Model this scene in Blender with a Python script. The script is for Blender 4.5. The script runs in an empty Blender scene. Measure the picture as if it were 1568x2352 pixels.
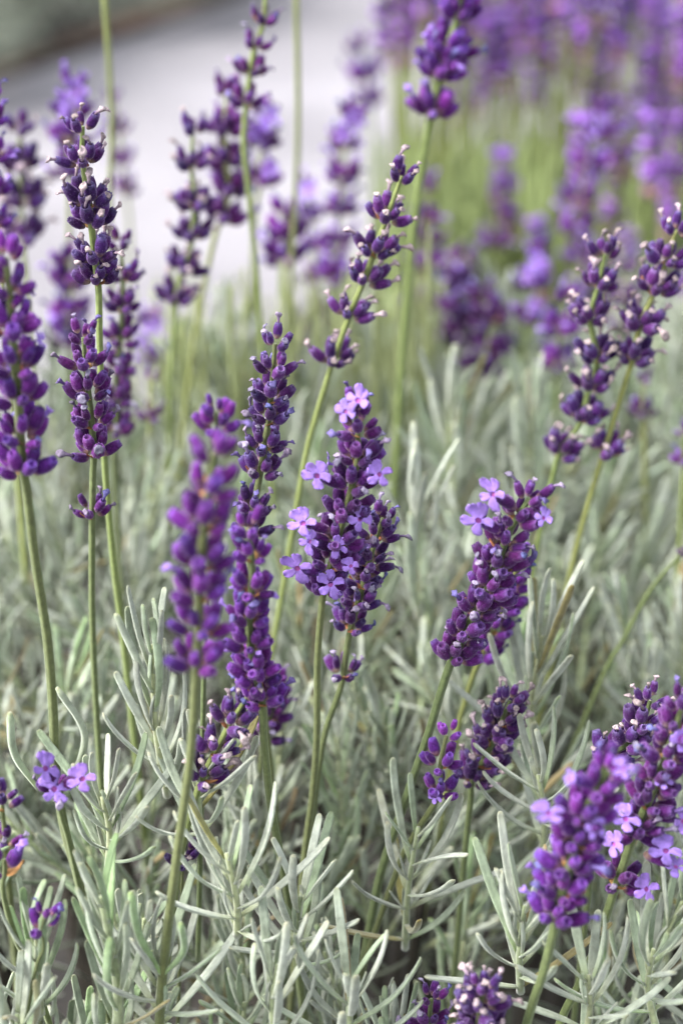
import bpy, math, random
import numpy as np
from mathutils import Vector, Matrix, Quaternion
R = random.Random(7)
scn = bpy.context.scene
COL = scn.collection

# ------------------------------------------------------------------ camera, sky, sun, exposure
PITCH = math.radians(28.0)
CAM = Vector((0, 0, 0.75))
FOCAL, SH = 60.0, 36.0
cam_d = bpy.data.cameras.new('camera'); cam = bpy.data.objects.new('camera', cam_d); COL.objects.link(cam)
cam.location = CAM; cam.rotation_euler = (math.pi/2 - PITCH, 0, 0)
cam_d.lens = FOCAL; cam_d.sensor_fit = 'VERTICAL'; cam_d.sensor_height = SH; cam_d.sensor_width = 24
cam_d.clip_start = 0.02; cam_d.clip_end = 200
cam_d.dof.use_dof = True; cam_d.dof.focus_distance = 0.524; cam_d.dof.aperture_fstop = 5.6
cam_d.dof.aperture_blades = 0
scn.camera = cam

SUN_EL, SUN_AZ = math.radians(50), math.radians(-100)      # azimuth from +Y towards +X
world = bpy.data.worlds.new('World'); scn.world = world; world.use_nodes = True
wn = world.node_tree; wn.nodes.clear()
sky = wn.nodes.new('ShaderNodeTexSky'); sky.sky_type = 'NISHITA'; sky.sun_disc = False
sky.sun_elevation = SUN_EL; sky.sun_rotation = SUN_AZ; sky.dust_density = 3.0; sky.air_density = 1.0
hs = wn.nodes.new('ShaderNodeHueSaturation'); hs.inputs['Saturation'].default_value = 0.28   # thin bright cloud
bg = wn.nodes.new('ShaderNodeBackground'); bg.inputs['Strength'].default_value = 0.14
wo = wn.nodes.new('ShaderNodeOutputWorld')
wn.links.new(sky.outputs[0], hs.inputs['Color']); wn.links.new(hs.outputs[0], bg.inputs[0]); wn.links.new(bg.outputs[0], wo.inputs[0])
sun_d = bpy.data.lights.new('sun', 'SUN'); sun = bpy.data.objects.new('sun', sun_d); COL.objects.link(sun)
sun_d.energy = 1.3; sun_d.angle = math.radians(20); sun_d.color = (1.0, 0.975, 0.94)
sd = Vector((math.sin(SUN_AZ)*math.cos(SUN_EL), math.cos(SUN_AZ)*math.cos(SUN_EL), math.sin(SUN_EL)))
sun.rotation_euler = sd.to_track_quat('Z', 'Y').to_euler(); sun.location = (0, 0, 3)
vs = scn.view_settings
vs.view_transform = 'Standard'; vs.look = 'None'; vs.gamma = 1.0; vs.use_curve_mapping = False
vs.exposure = 1.98
scn.cycles.use_denoising = True
scn.cycles.max_bounces = 7; scn.cycles.diffuse_bounces = 4; scn.cycles.transmission_bounces = 4

# ------------------------------------------------------------------ picture point -> place in the world
FW = Vector((0, math.cos(PITCH), -math.sin(PITCH))); UP = Vector((0, math.sin(PITCH), math.cos(PITCH)))
def ray(x, y):
    return FW + Vector((1, 0, 0))*((x/1568 - .5)*24/FOCAL) + UP*((.5 - y/2352)*36/FOCAL)
def at_depth(x, y, d): return CAM + ray(x, y)*d
def at_y(x, y, Y):
    r = ray(x, y); return CAM + r*(Y/r.y)
def project(p):
    q = p - CAM; d = q.dot(FW)
    return ((q.x/d)*FOCAL/24 + .5)*1568, (.5 - (q.dot(UP)/d)*FOCAL/36)*2352, d

# ------------------------------------------------------------------ helpers
def tag(o, label=None, cat=None, group=None, kind=None):
    if label: o['label'] = label
    if cat: o['category'] = cat
    if group: o['group'] = group
    if kind: o['kind'] = kind
    return o
def link(name, data, parent=None):
    o = bpy.data.objects.new(name, data); COL.objects.link(o)
    if parent: o.parent = parent
    return o
def mesh(name, verts, faces, mats, smooth=True, mi=None):
    m = bpy.data.meshes.new(name); m.from_pydata([tuple(v) for v in verts], [], faces)
    for k in (mats if isinstance(mats, (list, tuple)) else [mats]): m.materials.append(k)
    if smooth: m.polygons.foreach_set('use_smooth', [True]*len(m.polygons))
    if mi is not None: m.polygons.foreach_set('material_index', mi)
    m.update(); return m
def frame_of(d, out):
    """rotation whose Z is d and whose Y leans towards out"""
    d = d.normalized(); y = out - d*out.dot(d)
    if y.length < 1e-6: y = d.orthogonal()
    y.normalize(); x = y.cross(d)
    return Matrix((x, y, d)).transposed()
def catmull(pts, n):
    P = [pts[0]*2 - pts[1]] + list(pts) + [pts[-1]*2 - pts[-2]]
    out = []
    for i in range(1, len(P)-2):
        for k in range(n):
            t = k/n; a, b, c, d = P[i-1], P[i], P[i+1], P[i+2]
            out.append(.5*((2*b) + (c-a)*t + (2*a-5*b+4*c-d)*t*t + (3*b-a-3*c+d)*t**3))
    out.append(pts[-1].copy()); return out
def tube(pts, radii, seg=8, square=0.0, cap=True):
    V, F = [], []
    up = Vector((0, 1, 0))
    for i, p in enumerate(pts):
        d = (pts[min(i+1, len(pts)-1)] - pts[max(i-1, 0)]).normalized()
        x = up.cross(d)
        if x.length < 1e-5: x = Vector((1, 0, 0))
        x.normalize(); y = d.cross(x)
        for k in range(seg):
            a = 2*math.pi*k/seg
            r = radii[i]*(1 + square*math.cos(4*a))
            V.append(p + x*math.cos(a)*r + y*math.sin(a)*r)
    for i in range(len(pts)-1):
        for k in range(seg):
            k2 = (k+1) % seg
            F.append((i*seg+k, i*seg+k2, (i+1)*seg+k2, (i+1)*seg+k))
    if cap:
        F.append(tuple(range(seg))[::-1]); F.append(tuple((len(pts)-1)*seg + k for k in range(seg)))
    return V, F
def arclen(pts):
    L = [0.0]
    for a, b in zip(pts, pts[1:]): L.append(L[-1] + (b-a).length)
    return L
def along(pts, L, s):
    s = max(0, min(L[-1], s))
    for i in range(len(L)-1):
        if L[i+1] >= s:
            t = (s-L[i])/max(1e-9, L[i+1]-L[i]); return pts[i].lerp(pts[i+1], t), (pts[i+1]-pts[i]).normalized()
    return pts[-1], (pts[-1]-pts[-2]).normalized()

# ------------------------------------------------------------------ materials
def nt(name):
    m = bpy.data.materials.new(name); m.use_nodes = True; t = m.node_tree
    b = t.nodes['Principled BSDF']; return m, t, b, t.nodes, t.links
def ramp(N, stops, interp='LINEAR'):
    r = N.new('ShaderNodeValToRGB'); cr = r.color_ramp; cr.interpolation = interp
    while len(cr.elements) > 1: cr.elements.remove(cr.elements[-1])
    cr.elements[0].position = stops[0][0]; cr.elements[0].color = (*stops[0][1], 1)
    for p, c in stops[1:]:
        e = cr.elements.new(p); e.color = (*c, 1)
    return r
def vary(N, L, col, dh=.02, dsat=.15, dval=.3, scale=None, amount=.25):
    """per-object hue and value shift plus a soft mottling"""
    oi = N.new('ShaderNodeObjectInfo'); h = N.new('ShaderNodeHueSaturation')
    mr = N.new('ShaderNodeMapRange'); mr.inputs['To Min'].default_value = .5-dh; mr.inputs['To Max'].default_value = .5+dh
    L.new(oi.outputs['Random'], mr.inputs['Value']); L.new(mr.outputs[0], h.inputs['Hue'])
    mu = N.new('ShaderNodeMath'); mu.operation = 'MULTIPLY'; mu.inputs[1].default_value = 7.31
    fr = N.new('ShaderNodeMath'); fr.operation = 'FRACT'
    L.new(oi.outputs['Random'], mu.inputs[0]); L.new(mu.outputs[0], fr.inputs[0])
    mv = N.new('ShaderNodeMapRange'); mv.inputs['To Min'].default_value = 1-dval; mv.inputs['To Max'].default_value = 1+dval
    L.new(fr.outputs[0], mv.inputs['Value'])
    if scale:
        g = N.new('ShaderNodeNewGeometry'); n = N.new('ShaderNodeTexNoise'); n.inputs['Scale'].default_value = scale; n.inputs['Detail'].default_value = 3
        L.new(g.outputs['Position'], n.inputs['Vector'])
        mm = N.new('ShaderNodeMapRange'); mm.inputs['From Min'].default_value = .3; mm.inputs['From Max'].default_value = .7
        mm.inputs['To Min'].default_value = 1-amount; mm.inputs['To Max'].default_value = 1+amount
        L.new(n.outputs[0], mm.inputs['Value'])
        m2 = N.new('ShaderNodeMath'); m2.operation = 'MULTIPLY'; L.new(mv.outputs[0], m2.inputs[0]); L.new(mm.outputs[0], m2.inputs[1])
        L.new(m2.outputs[0], h.inputs['Value'])
    else: L.new(mv.outputs[0], h.inputs['Value'])
    L.new(col, h.inputs['Color']); return h.outputs[0]
def bump(N, L, b, scale, dist, strength=.5, coord='Object'):
    tc = N.new('ShaderNodeTexCoord'); n = N.new('ShaderNodeTexNoise'); n.inputs['Scale'].default_value = scale; n.inputs['Detail'].default_value = 2
    bp = N.new('ShaderNodeBump'); bp.inputs['Distance'].default_value = dist; bp.inputs['Strength'].default_value = strength
    L.new(tc.outputs[coord], n.inputs['Vector']); L.new(n.outputs[0], bp.inputs['Height']); L.new(bp.outputs[0], b.inputs['Normal'])
def fuzz(b, w, tint, rough=.6):
    b.inputs['Sheen Weight'].default_value = w; b.inputs['Sheen Tint'].default_value = (*tint, 1); b.inputs['Sheen Roughness'].default_value = rough

def bud_material(name, base, mid, tip, sheen=.28, tint=(.75, .5, 1)):
    m, t, b, N, L = nt(name)
    tc = N.new('ShaderNodeTexCoord'); sx = N.new('ShaderNodeSeparateXYZ'); L.new(tc.outputs['Generated'], sx.inputs[0])
    r = ramp(N, [(0, base), (.14, base), (.36, mid), (.75, mid), (1, tip)]); L.new(sx.outputs['Z'], r.inputs[0])
    c = vary(N, L, r.outputs[0], .026, .1, .45, 1100, .42)
    L.new(c, b.inputs['Base Color']); b.inputs['Roughness'].default_value = .85; b.inputs['Specular IOR Level'].default_value = .08
    fuzz(b, sheen, tint, .45); bump(N, L, b, 1800, .0003, .6)
    return m
def plain(name, col, rough=.7, dh=.02, dval=.25, scale=700, amount=.25, sheen=0, tint=(1, 1, 1), transl=0, bumps=None, spec=.25):
    m, t, b, N, L = nt(name)
    rgb = N.new('ShaderNodeRGB'); rgb.outputs[0].default_value = (*col, 1)
    c = vary(N, L, rgb.outputs[0], dh, .1, dval, scale, amount)
    L.new(c, b.inputs['Base Color']); b.inputs['Roughness'].default_value = rough; b.inputs['Specular IOR Level'].default_value = spec
    if sheen: fuzz(b, sheen, tint, .5)
    if bumps: bump(N, L, b, *bumps)
    if transl:
        tr = N.new('ShaderNodeBsdfTranslucent'); L.new(c, tr.inputs[0]); mx = N.new('ShaderNodeMixShader'); mx.inputs[0].default_value = transl
        L.new(b.outputs[0], mx.inputs[1]); L.new(tr.outputs[0], mx.inputs[2]); L.new(mx.outputs[0], N['Material Output'].inputs[0])
    return m

M = {}
M['bud_violet'] = bud_material('calyx_violet', (.25, .16, .12), (.062, .011, .084), (.12, .06, .20))
M['bud_magenta'] = bud_material('calyx_magenta', (.26, .14, .13), (.082, .014, .132), (.14, .055, .27))
M['bud_blue'] = bud_material('calyx_blue', (.26, .18, .13), (.049, .013, .082), (.11, .08, .19))
M['petal'] = plain('petal_lilac', (.35, .21, .64), .65, .006, .16, 450, .28, .25, (1, .85, 1), .3, (1400, .0002, .4))
M['throat'] = plain('flower_throat', (.30, .07, .25), .6)
M['bract'] = plain('papery_bract', (.42, .20, .085), .7, .02, .25, 900, .3, 0, (1, 1, 1), .25)
M['stem'] = plain('square_green_stem', (.085, .105, .036), .6, .02, .15, 500, .25, .35, (.9, 1, .7), 0, (1500, .0003, .7))
M['stem_yellow'] = plain('pale_green_stem', (.17, .20, .06), .6, .02, .15, 500, .2, .3, (.9, 1, .7))
# leaf: felted grey-green, per-leaf variation, greener streak down the groove
def leaf_material(name, silver, green, gmix):
    m, t, b, N, L = nt(name)
    oi = N.new('ShaderNodeObjectInfo'); mr = N.new('ShaderNodeMapRange'); mr.inputs['From Min'].default_value = gmix; mr.inputs['From Max'].default_value = 1.0
    L.new(oi.outputs['Random'], mr.inputs['Value'])
    mx = N.new('ShaderNodeMix'); mx.data_type = 'RGBA'; L.new(mr.outputs[0], mx.inputs[0]); mx.inputs[6].default_value = (*silver, 1); mx.inputs[7].default_value = (*green, 1)
    dr = ramp(N, [(0, (1, 1, 1)), (.955, (1, 1, 1)), (.965, (.80, .62, .36)), (1, (.62, .44, .26))]); fr0 = N.new('ShaderNodeMath'); fr0.operation = 'MULTIPLY'; fr0.inputs[1].default_value = 13.7
    fr1 = N.new('ShaderNodeMath'); fr1.operation = 'FRACT'; L.new(oi.outputs['Random'], fr0.inputs[0]); L.new(fr0.outputs[0], fr1.inputs[0]); L.new(fr1.outputs[0], dr.inputs[0])
    dm = N.new('ShaderNodeMix'); dm.data_type = 'RGBA'; dm.blend_type = 'MULTIPLY'; dm.inputs[0].default_value = 1; L.new(mx.outputs[2], dm.inputs[6]); L.new(dr.outputs[0], dm.inputs[7]); mx = dm
    tcg = N.new('ShaderNodeTexCoord'); sz = N.new('ShaderNodeSeparateXYZ'); L.new(tcg.outputs['Generated'], sz.inputs[0])
    rr = ramp(N, [(0, (.95, 1.0, .62)), (.25, (1, 1, .92)), (.8, (1, 1, 1)), (.97, (1.0, 1.0, .9)), (1, (.88, .80, .62))]); L.new(sz.outputs['Z'], rr.inputs[0])
    ml = N.new('ShaderNodeMix'); ml.data_type = 'RGBA'; ml.blend_type = 'MULTIPLY'; ml.inputs[0].default_value = 1; L.new(mx.outputs[2], ml.inputs[6]); L.new(rr.outputs[0], ml.inputs[7])
    c = vary(N, L, ml.outputs[2], .014, .1, .24, 260, .25)
    L.new(c, b.inputs['Base Color']); b.inputs['Roughness'].default_value = .75; b.inputs['Specular IOR Level'].default_value = .2
    fuzz(b, .8, (.95, 1, .9), .4); bump(N, L, b, 1600, .00035, .8)
    tr = N.new('ShaderNodeBsdfTranslucent'); L.new(c, tr.inputs[0]); ms = N.new('ShaderNodeMixShader'); ms.inputs[0].default_value = .2
    L.new(b.outputs[0], ms.inputs[1]); L.new(tr.outputs[0], ms.inputs[2]); L.new(ms.outputs[0], N['Material Output'].inputs[0])
    return m
M['leaf'] = leaf_material('felted_leaf', (.385, .42, .36), (.25, .31, .20), .45)
M['leaf_green'] = leaf_material('young_leaf', (.36, .42, .32), (.25, .34, .17), .35)
M['under'] = plain('leaf_painted_shade', (.085, .10, .062), .8, .02, .1, 60, .45, .3)  # lavender leaf with shade put into its colour, so canopy gaps read dark
M['shoot_stem'] = plain('shoot_stem', (.27, .31, .17), .7, .02, .2, 500, .25, .4)
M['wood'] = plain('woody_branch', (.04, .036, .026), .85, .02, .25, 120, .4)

M['hair_violet'] = plain('violet_down', (.36, .26, .46), .9, .02, .2, sheen=.3)
M['hair_grey'] = plain('grey_down', (.50, .52, .44), .9, .02, .2, sheen=.3)
M['hair_green'] = plain('green_down', (.27, .30, .15), .9, .02, .2)
def hairs(V, F, n, ln, r, lo=0, hi=None):
    """fine down: thin upright slivers on random faces; returns the enlarged lists and material indices"""
    V = [Vector(v) for v in V]; nf = len(F); mi = [0]*nf; F = list(F); quads = [f for f in F[lo:hi] if len(f) == 4]
    for k in range(n):
        f = r.choice(quads); a, b, c, d = (V[i] for i in f); w1, w2 = r.random(), r.random()
        p = a.lerp(b, w1).lerp(d.lerp(c, w1), w2); nn = (c-a).cross(d-b)
        if nn.length < 1e-14: continue
        nn.normalize(); t = nn.orthogonal().normalized(); t = (t*math.cos(w1*40) + nn.cross(t)*math.sin(w1*40))
        l = ln*r.uniform(.5, 1.2); o = len(V); w = ln*.10
        V += [p - t*w - nn*ln*.1, p + t*w - nn*ln*.1, p + nn*l + t*l*.35]; F.append((o, o+1, o+2)); mi.append(1)
    return V, F, mi

# ------------------------------------------------------------------ small meshes that are shared
def calyx_mesh(seed, mat):
    r = random.Random(seed); seg = 16; L = .0066; W = .00174*r.uniform(.9, 1.08)
    prof = [(0, .26), (.06, .50), (.2, .84), (.42, 1.0), (.62, .98), (.8, .86), (.93, .70), (1.0, .60), (.96, .46), (.85, .36)]
    V, F = [], []; bend = r.uniform(-.0004, .0004)
    for i, (z, w) in enumerate(prof):
        for k in range(seg):
            a = 2*math.pi*k/seg; rr = W*w*(1 + .085*(-1)**k*(1 if 0 < i < 8 else 0))
            zz = z*L + (.00018*(-1)**k if i == 7 else 0)
            V.append((rr*math.cos(a), rr*math.sin(a)*.93 + bend*math.sin(z*math.pi), zz))
    n = len(prof)
    for i in range(n-1):
        for k in range(seg): F.append((i*seg+k, i*seg+(k+1) % seg, (i+1)*seg+(k+1) % seg, (i+1)*seg+k))
    F.append(tuple(range(seg))[::-1]); F.append(tuple((n-1)*seg+k for k in range(seg)))
    V, F, mi = hairs(V, F, 130, .00034, r, 0, 7*seg)
    return mesh('calyx', V, F, [mat, M['hair_violet']], mi=mi)
def tip_material(name, foot, mouth):
    m, t, b, N, L = nt(name)
    tc = N.new('ShaderNodeTexCoord'); sx = N.new('ShaderNodeSeparateXYZ'); L.new(tc.outputs['Generated'], sx.inputs[0])
    r = ramp(N, [(0, foot), (.45, [(a+b_)/2 for a, b_ in zip(foot, mouth)]), (.8, mouth), (1, [a*.8 for a in mouth])]); L.new(sx.outputs['Z'], r.inputs[0])
    L.new(vary(N, L, r.outputs[0], .03, .1, .4, 1500, .35), b.inputs['Base Color']); b.inputs['Roughness'].default_value = .85; b.inputs['Specular IOR Level'].default_value = .15
    return m
M['tip_pale'] = tip_material('withered_tip_pale', (.10, .05, .14), (.25, .21, .30))
M['tip_tan'] = tip_material('withered_tip_tan', (.12, .07, .13), (.34, .27, .28))
M['tip_blue'] = tip_material('withered_tip_blue', (.06, .03, .12), (.13, .11, .28))
def tip_mesh(seed, mat):
    """the shrivelled corolla that sticks out of a spent calyx: a crooked tube with a crumpled mouth"""
    r = random.Random(seed); seg = 7; V, F = [], []
    prof = [(0, .55), (.25, .60), (.5, .68), (.7, .95), (.85, 1.45), (1.0, 1.25), (.93, .5)]
    L = .0034*r.uniform(.85, 1.2); bx, by = r.uniform(-.5, .5), r.uniform(-.5, .5)
    for i, (z, w) in enumerate(prof):
        for k in range(seg):
            a = 2*math.pi*k/seg; rr = .00078*w*(1 + (r.uniform(-.38, .38) if i > 2 else 0))
            V.append((rr*math.cos(a) + bx*L*z*z, rr*math.sin(a) + by*L*z*z, z*L + (r.uniform(-.0003, .0003) if i > 3 else 0)))
    n = len(prof)
    for i in range(n-1):
        for k in range(seg): F.append((i*seg+k, i*seg+(k+1) % seg, (i+1)*seg+(k+1) % seg, (i+1)*seg+k))
    F.append(tuple(range(seg))[::-1]); F.append(tuple((n-1)*seg+k for k in range(seg)))
    return mesh('withered_tip', V, F, mat)
def corolla_mesh(seed, mats):
    """open lavender flower: tube, two rounded upper lobes, three smaller lower lobes"""
    r = random.Random(seed); V, F, mi = [], [], []
    def add(v, f, m):
        o = len(V); V.extend(v); F.extend(tuple(o+i for i in q) for q in f); mi.extend([m]*len(f))
    seg = 10; tv, tf = [], []
    prof = [(0, .6), (.4, .65), (.75, .9), (1.0, 1.35)]
    for z, w in prof:
        for k in range(seg):
            a = 2*math.pi*k/seg; tv.append((.00085*w*math.cos(a), .00085*w*math.sin(a), z*.0042))
    for i in range(3):
        for k in range(seg): tf.append((i*seg+k, i*seg+(k+1) % seg, (i+1)*seg+(k+1) % seg, (i+1)*seg+k))
    add(tv, tf, 0)
    add([(.0009*math.cos(2*math.pi*k/8), .0009*math.sin(2*math.pi*k/8), .0034) for k in range(8)], [tuple(range(8))], 1)
    lobes = [(70, 1.08, 1.12), (112, 1.08, 1.12), (190, .86, .9), (270, .95, 1.0), (350, .86, .9)]
    for ang, ln, wd in lobes:
        ang = math.radians(ang + r.uniform(-11, 11)); ln *= .0040*r.uniform(.82, 1.15); wd *= .00142*r.uniform(.8, 1.15)
        curl = r.uniform(-.6, .8); cup = r.uniform(-.3, .5); nu, nv = 6, 5
        v = []
        for top in (1, 0):
            for i in range(nu+1):
                s = i/nu; w = wd*(.55 + .55*math.sin(min(1, s*1.25)*math.pi*.62))*(1 if s < .8 else math.sqrt(max(0.02, 1-((s-.8)/.2)**2*.92)))
                for j in range(nv):
                    q = (j/(nv-1)-.5)*2
                    x = .0009 + ln*s*(1-.1*curl*s) - (.0004*(1-abs(q)) if s == 1 and ln > .004 else 0)
                    y = q*w*(1 + .10*math.sin(s*13 + q*3 + ang*5)) + .0002*math.sin(s*5 + ang*2)
                    z = .0042 + ln*(-.02*s + .5*curl*s*s) + cup*.0008*q*q*s + .00034*math.sin(q*4.5+s*8+ang*3)*s + (0 if top else -.00013)
                    v.append((x*math.cos(ang)-y*math.sin(ang), x*math.sin(ang)+y*math.cos(ang), z))
        f = []; off = (nu+1)*nv
        for i in range(nu):
            for j in range(nv-1):
                a = i*nv+j; f.append((a, a+1, a+nv+1, a+nv)); f.append((off+a, off+a+nv, off+a+nv+1, off+a+1))
        edge = [i*nv for i in range(nu+1)] + [nu*nv+j for j in range(1, nv)] + [i*nv+nv-1 for i in range(nu-1, -1, -1)]
        for a, b in zip(edge, edge[1:]): f.append((a, b, off+b, off+a))
        add(v, f, 0)
    return mesh('open_flower', V, F, mats, mi=mi)
def bract_mesh(seed, mat):
    r = random.Random(seed); V, F = [], []; L = .0042; nu = 5
    for s in (0, 1):
        for i in range(nu+1):
            t = i/nu; w = .0013*math.sin(math.pi*(.15+.85*t)**.8)*(1-t)**.35 + .00004
            for q in (-1, 0, 1):
                V.append((q*w, .0012*t*t+(.0004 if q == 0 else 0)+s*.00012, t*L + r.uniform(-.0001, .0001)))
    off = (nu+1)*3
    for i in range(nu):
        for j in range(2):
            a = i*3+j; F.append((a, a+3, a+4, a+1)); F.append((off+a, off+a+1, off+a+4, off+a+3))
        for j in (0, 2):
            a = i*3+j; F.append((a, a+3, off+a+3, off+a))
    return mesh('bract', V, F, mat)
def leaf_geo(length, width, curve, twist=0., nseg=9, sec=10, wave=0., seed=0):
    """linear leaf with rolled margins; grows along +Z, curves in the YZ plane; +Y is its outer side"""
    r = random.Random(seed); V, F = [], []
    p = Vector((0, 0, 0)); ang = 0.; step = length/nseg
    stations = []
    for i in range(nseg+1):
        stations.append((p.copy(), ang))
        ang += (curve + wave*math.sin(i*1.1+seed))/nseg
        p = p + Vector((0, math.sin(ang), math.cos(ang)))*step
    # rounded end: two extra stations
    for e in (.25, .45): stations.append((stations[nseg][0] + Vector((0, math.sin(ang), math.cos(ang)))*width*e, ang))
    n = len(stations)
    for i, (c, a) in enumerate(stations):
        t = min(1, i/nseg)
        w = width*.5*(.50 + .50*math.sin(min(1, t*1.5)*math.pi/2))*(1-.18*max(0, t-.6)/.4)
        if i == nseg: w *= .96
        if i == nseg+1: w *= .78
        if i == nseg+2: w *= .40
        th = w*.52; T = twist*t
        nrm = Vector((0, math.cos(a), -math.sin(a)))
        for k in range(sec):
            q = 2*math.pi*k/sec; x = w*math.cos(q)*(1+r.uniform(-.03, .03)); y = th*math.sin(q)
            if math.sin(q) < 0: y *= .9 - 1.35*math.exp(-(math.cos(q)/.36)**2)   # groove on the inner face
            xx = x*math.cos(T)-y*math.sin(T); yy = x*math.sin(T)+y*math.cos(T)
            V.append(c + Vector((xx, 0, 0)) + nrm*yy)
    for i in range(n-1):
        for k in range(sec): F.append((i*sec+k, i*sec+(k+1) % sec, (i+1)*sec+(k+1) % sec, (i+1)*sec+k))
    F.append(tuple(range(sec))[::-1]); F.append(tuple((n-1)*sec+k for k in range(sec)))
    return V, F

STYLE = {}
for st, tips in (('violet', ('tip_pale', 'tip_blue')), ('magenta', ('tip_blue', 'petal')), ('blue', ('tip_pale', 'tip_blue')), ('tan', ('tip_tan', 'tip_tan')), ('lilac', ('petal', 'tip_blue'))):
    bm = M['bud_'+{'tan': 'blue', 'lilac': 'magenta'}.get(st, st)]
    STYLE[st] = dict(bud=[calyx_mesh(k, bm) for k in range(4)], tip=[tip_mesh(20+k, M[tips[0]]) for k in range(4)] + [tip_mesh(30+k, M[tips[1]]) for k in range(2)])
FLOWERS = [corolla_mesh(50+k, [M['petal'], M['throat']]) for k in range(5)]
BRACTS = [bract_mesh(60+k, M['bract']) for k in range(3)]
LEAVES = {}
for nm, mt in (('leaf', M['leaf']), ('leaf_green', M['leaf_green'])):
    for ci, cv in enumerate((-.75, -.45, -.2, .0, .25, .5)):
        LEAVES[nm, ci] = []
        for k in range(2):
            v, f = leaf_geo(.0262, .00272, cv, (k-.5)*.5, wave=.25, seed=ci*3+k)
            v, f, mi = hairs(v, f, 150, .00026, R); LEAVES[nm, ci].append(mesh('leaf', v, f, [mt, M['hair_grey']], mi=mi))

def place(name, data, parent, base, P, rot, s=1.0):
    o = bpy.data.objects.new(name, data); COL.objects.link(o); o.parent = parent
    o.location = P - base; o.rotation_mode = 'QUATERNION'; o.rotation_quaternion = rot.to_quaternion()
    o.scale = s if isinstance(s, Vector) else (s, s, s); return o

# ------------------------------------------------------------------ one flower stalk
def whorl(root, base, c, ax, style, n, s, r, tips, bracts, spread=1.0, tight=False):
    u = ax.orthogonal().normalized(); v = ax.cross(u); S = STYLE[style]; ph = r.uniform(0, 6.28)
    for k in range(n):
        low = k % 2 == 0
        a = ph + 2*math.pi*k/n + r.uniform(-.22, .22)
        el = math.radians((52 if low else 25) + r.uniform(-11, 13))*spread   # angle away from the stalk
        o = u*math.cos(a) + v*math.sin(a)
        d = ax*math.cos(el) + o*math.sin(el)
        p = c + o*.0022*s + ax*((-.0005 if low else (.0009 if tight else .0019)) + r.uniform(-1, 1)*(.0004 if tight else .0009))*s
        sc = s*r.uniform(.74, 1.14)
        b = place('bud', r.choice(S['bud']), root, base, p, frame_of(d, o), sc)
        if r.random() < tips:
            t = bpy.data.objects.new('withered_tip', r.choice(S['tip'])); COL.objects.link(t); t.parent = b
            t.location = (0, 0, .0060); t.rotation_euler = (r.uniform(-.2, .2), r.uniform(-.2, .2), r.uniform(0, 6.28)); t.scale = [r.uniform(.8, 1.1)]*3
    for k in range(bracts):
        a = ph + r.uniform(0, 6.28); o = u*math.cos(a) + v*math.sin(a)
        d = ax*.35 + o
        place('bract', r.choice(BRACTS), root, base, c - ax*.0014*s + o*.0006, frame_of(d, ax), s*r.uniform(1.05, 1.5))
ALLSTALKS = []
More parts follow.
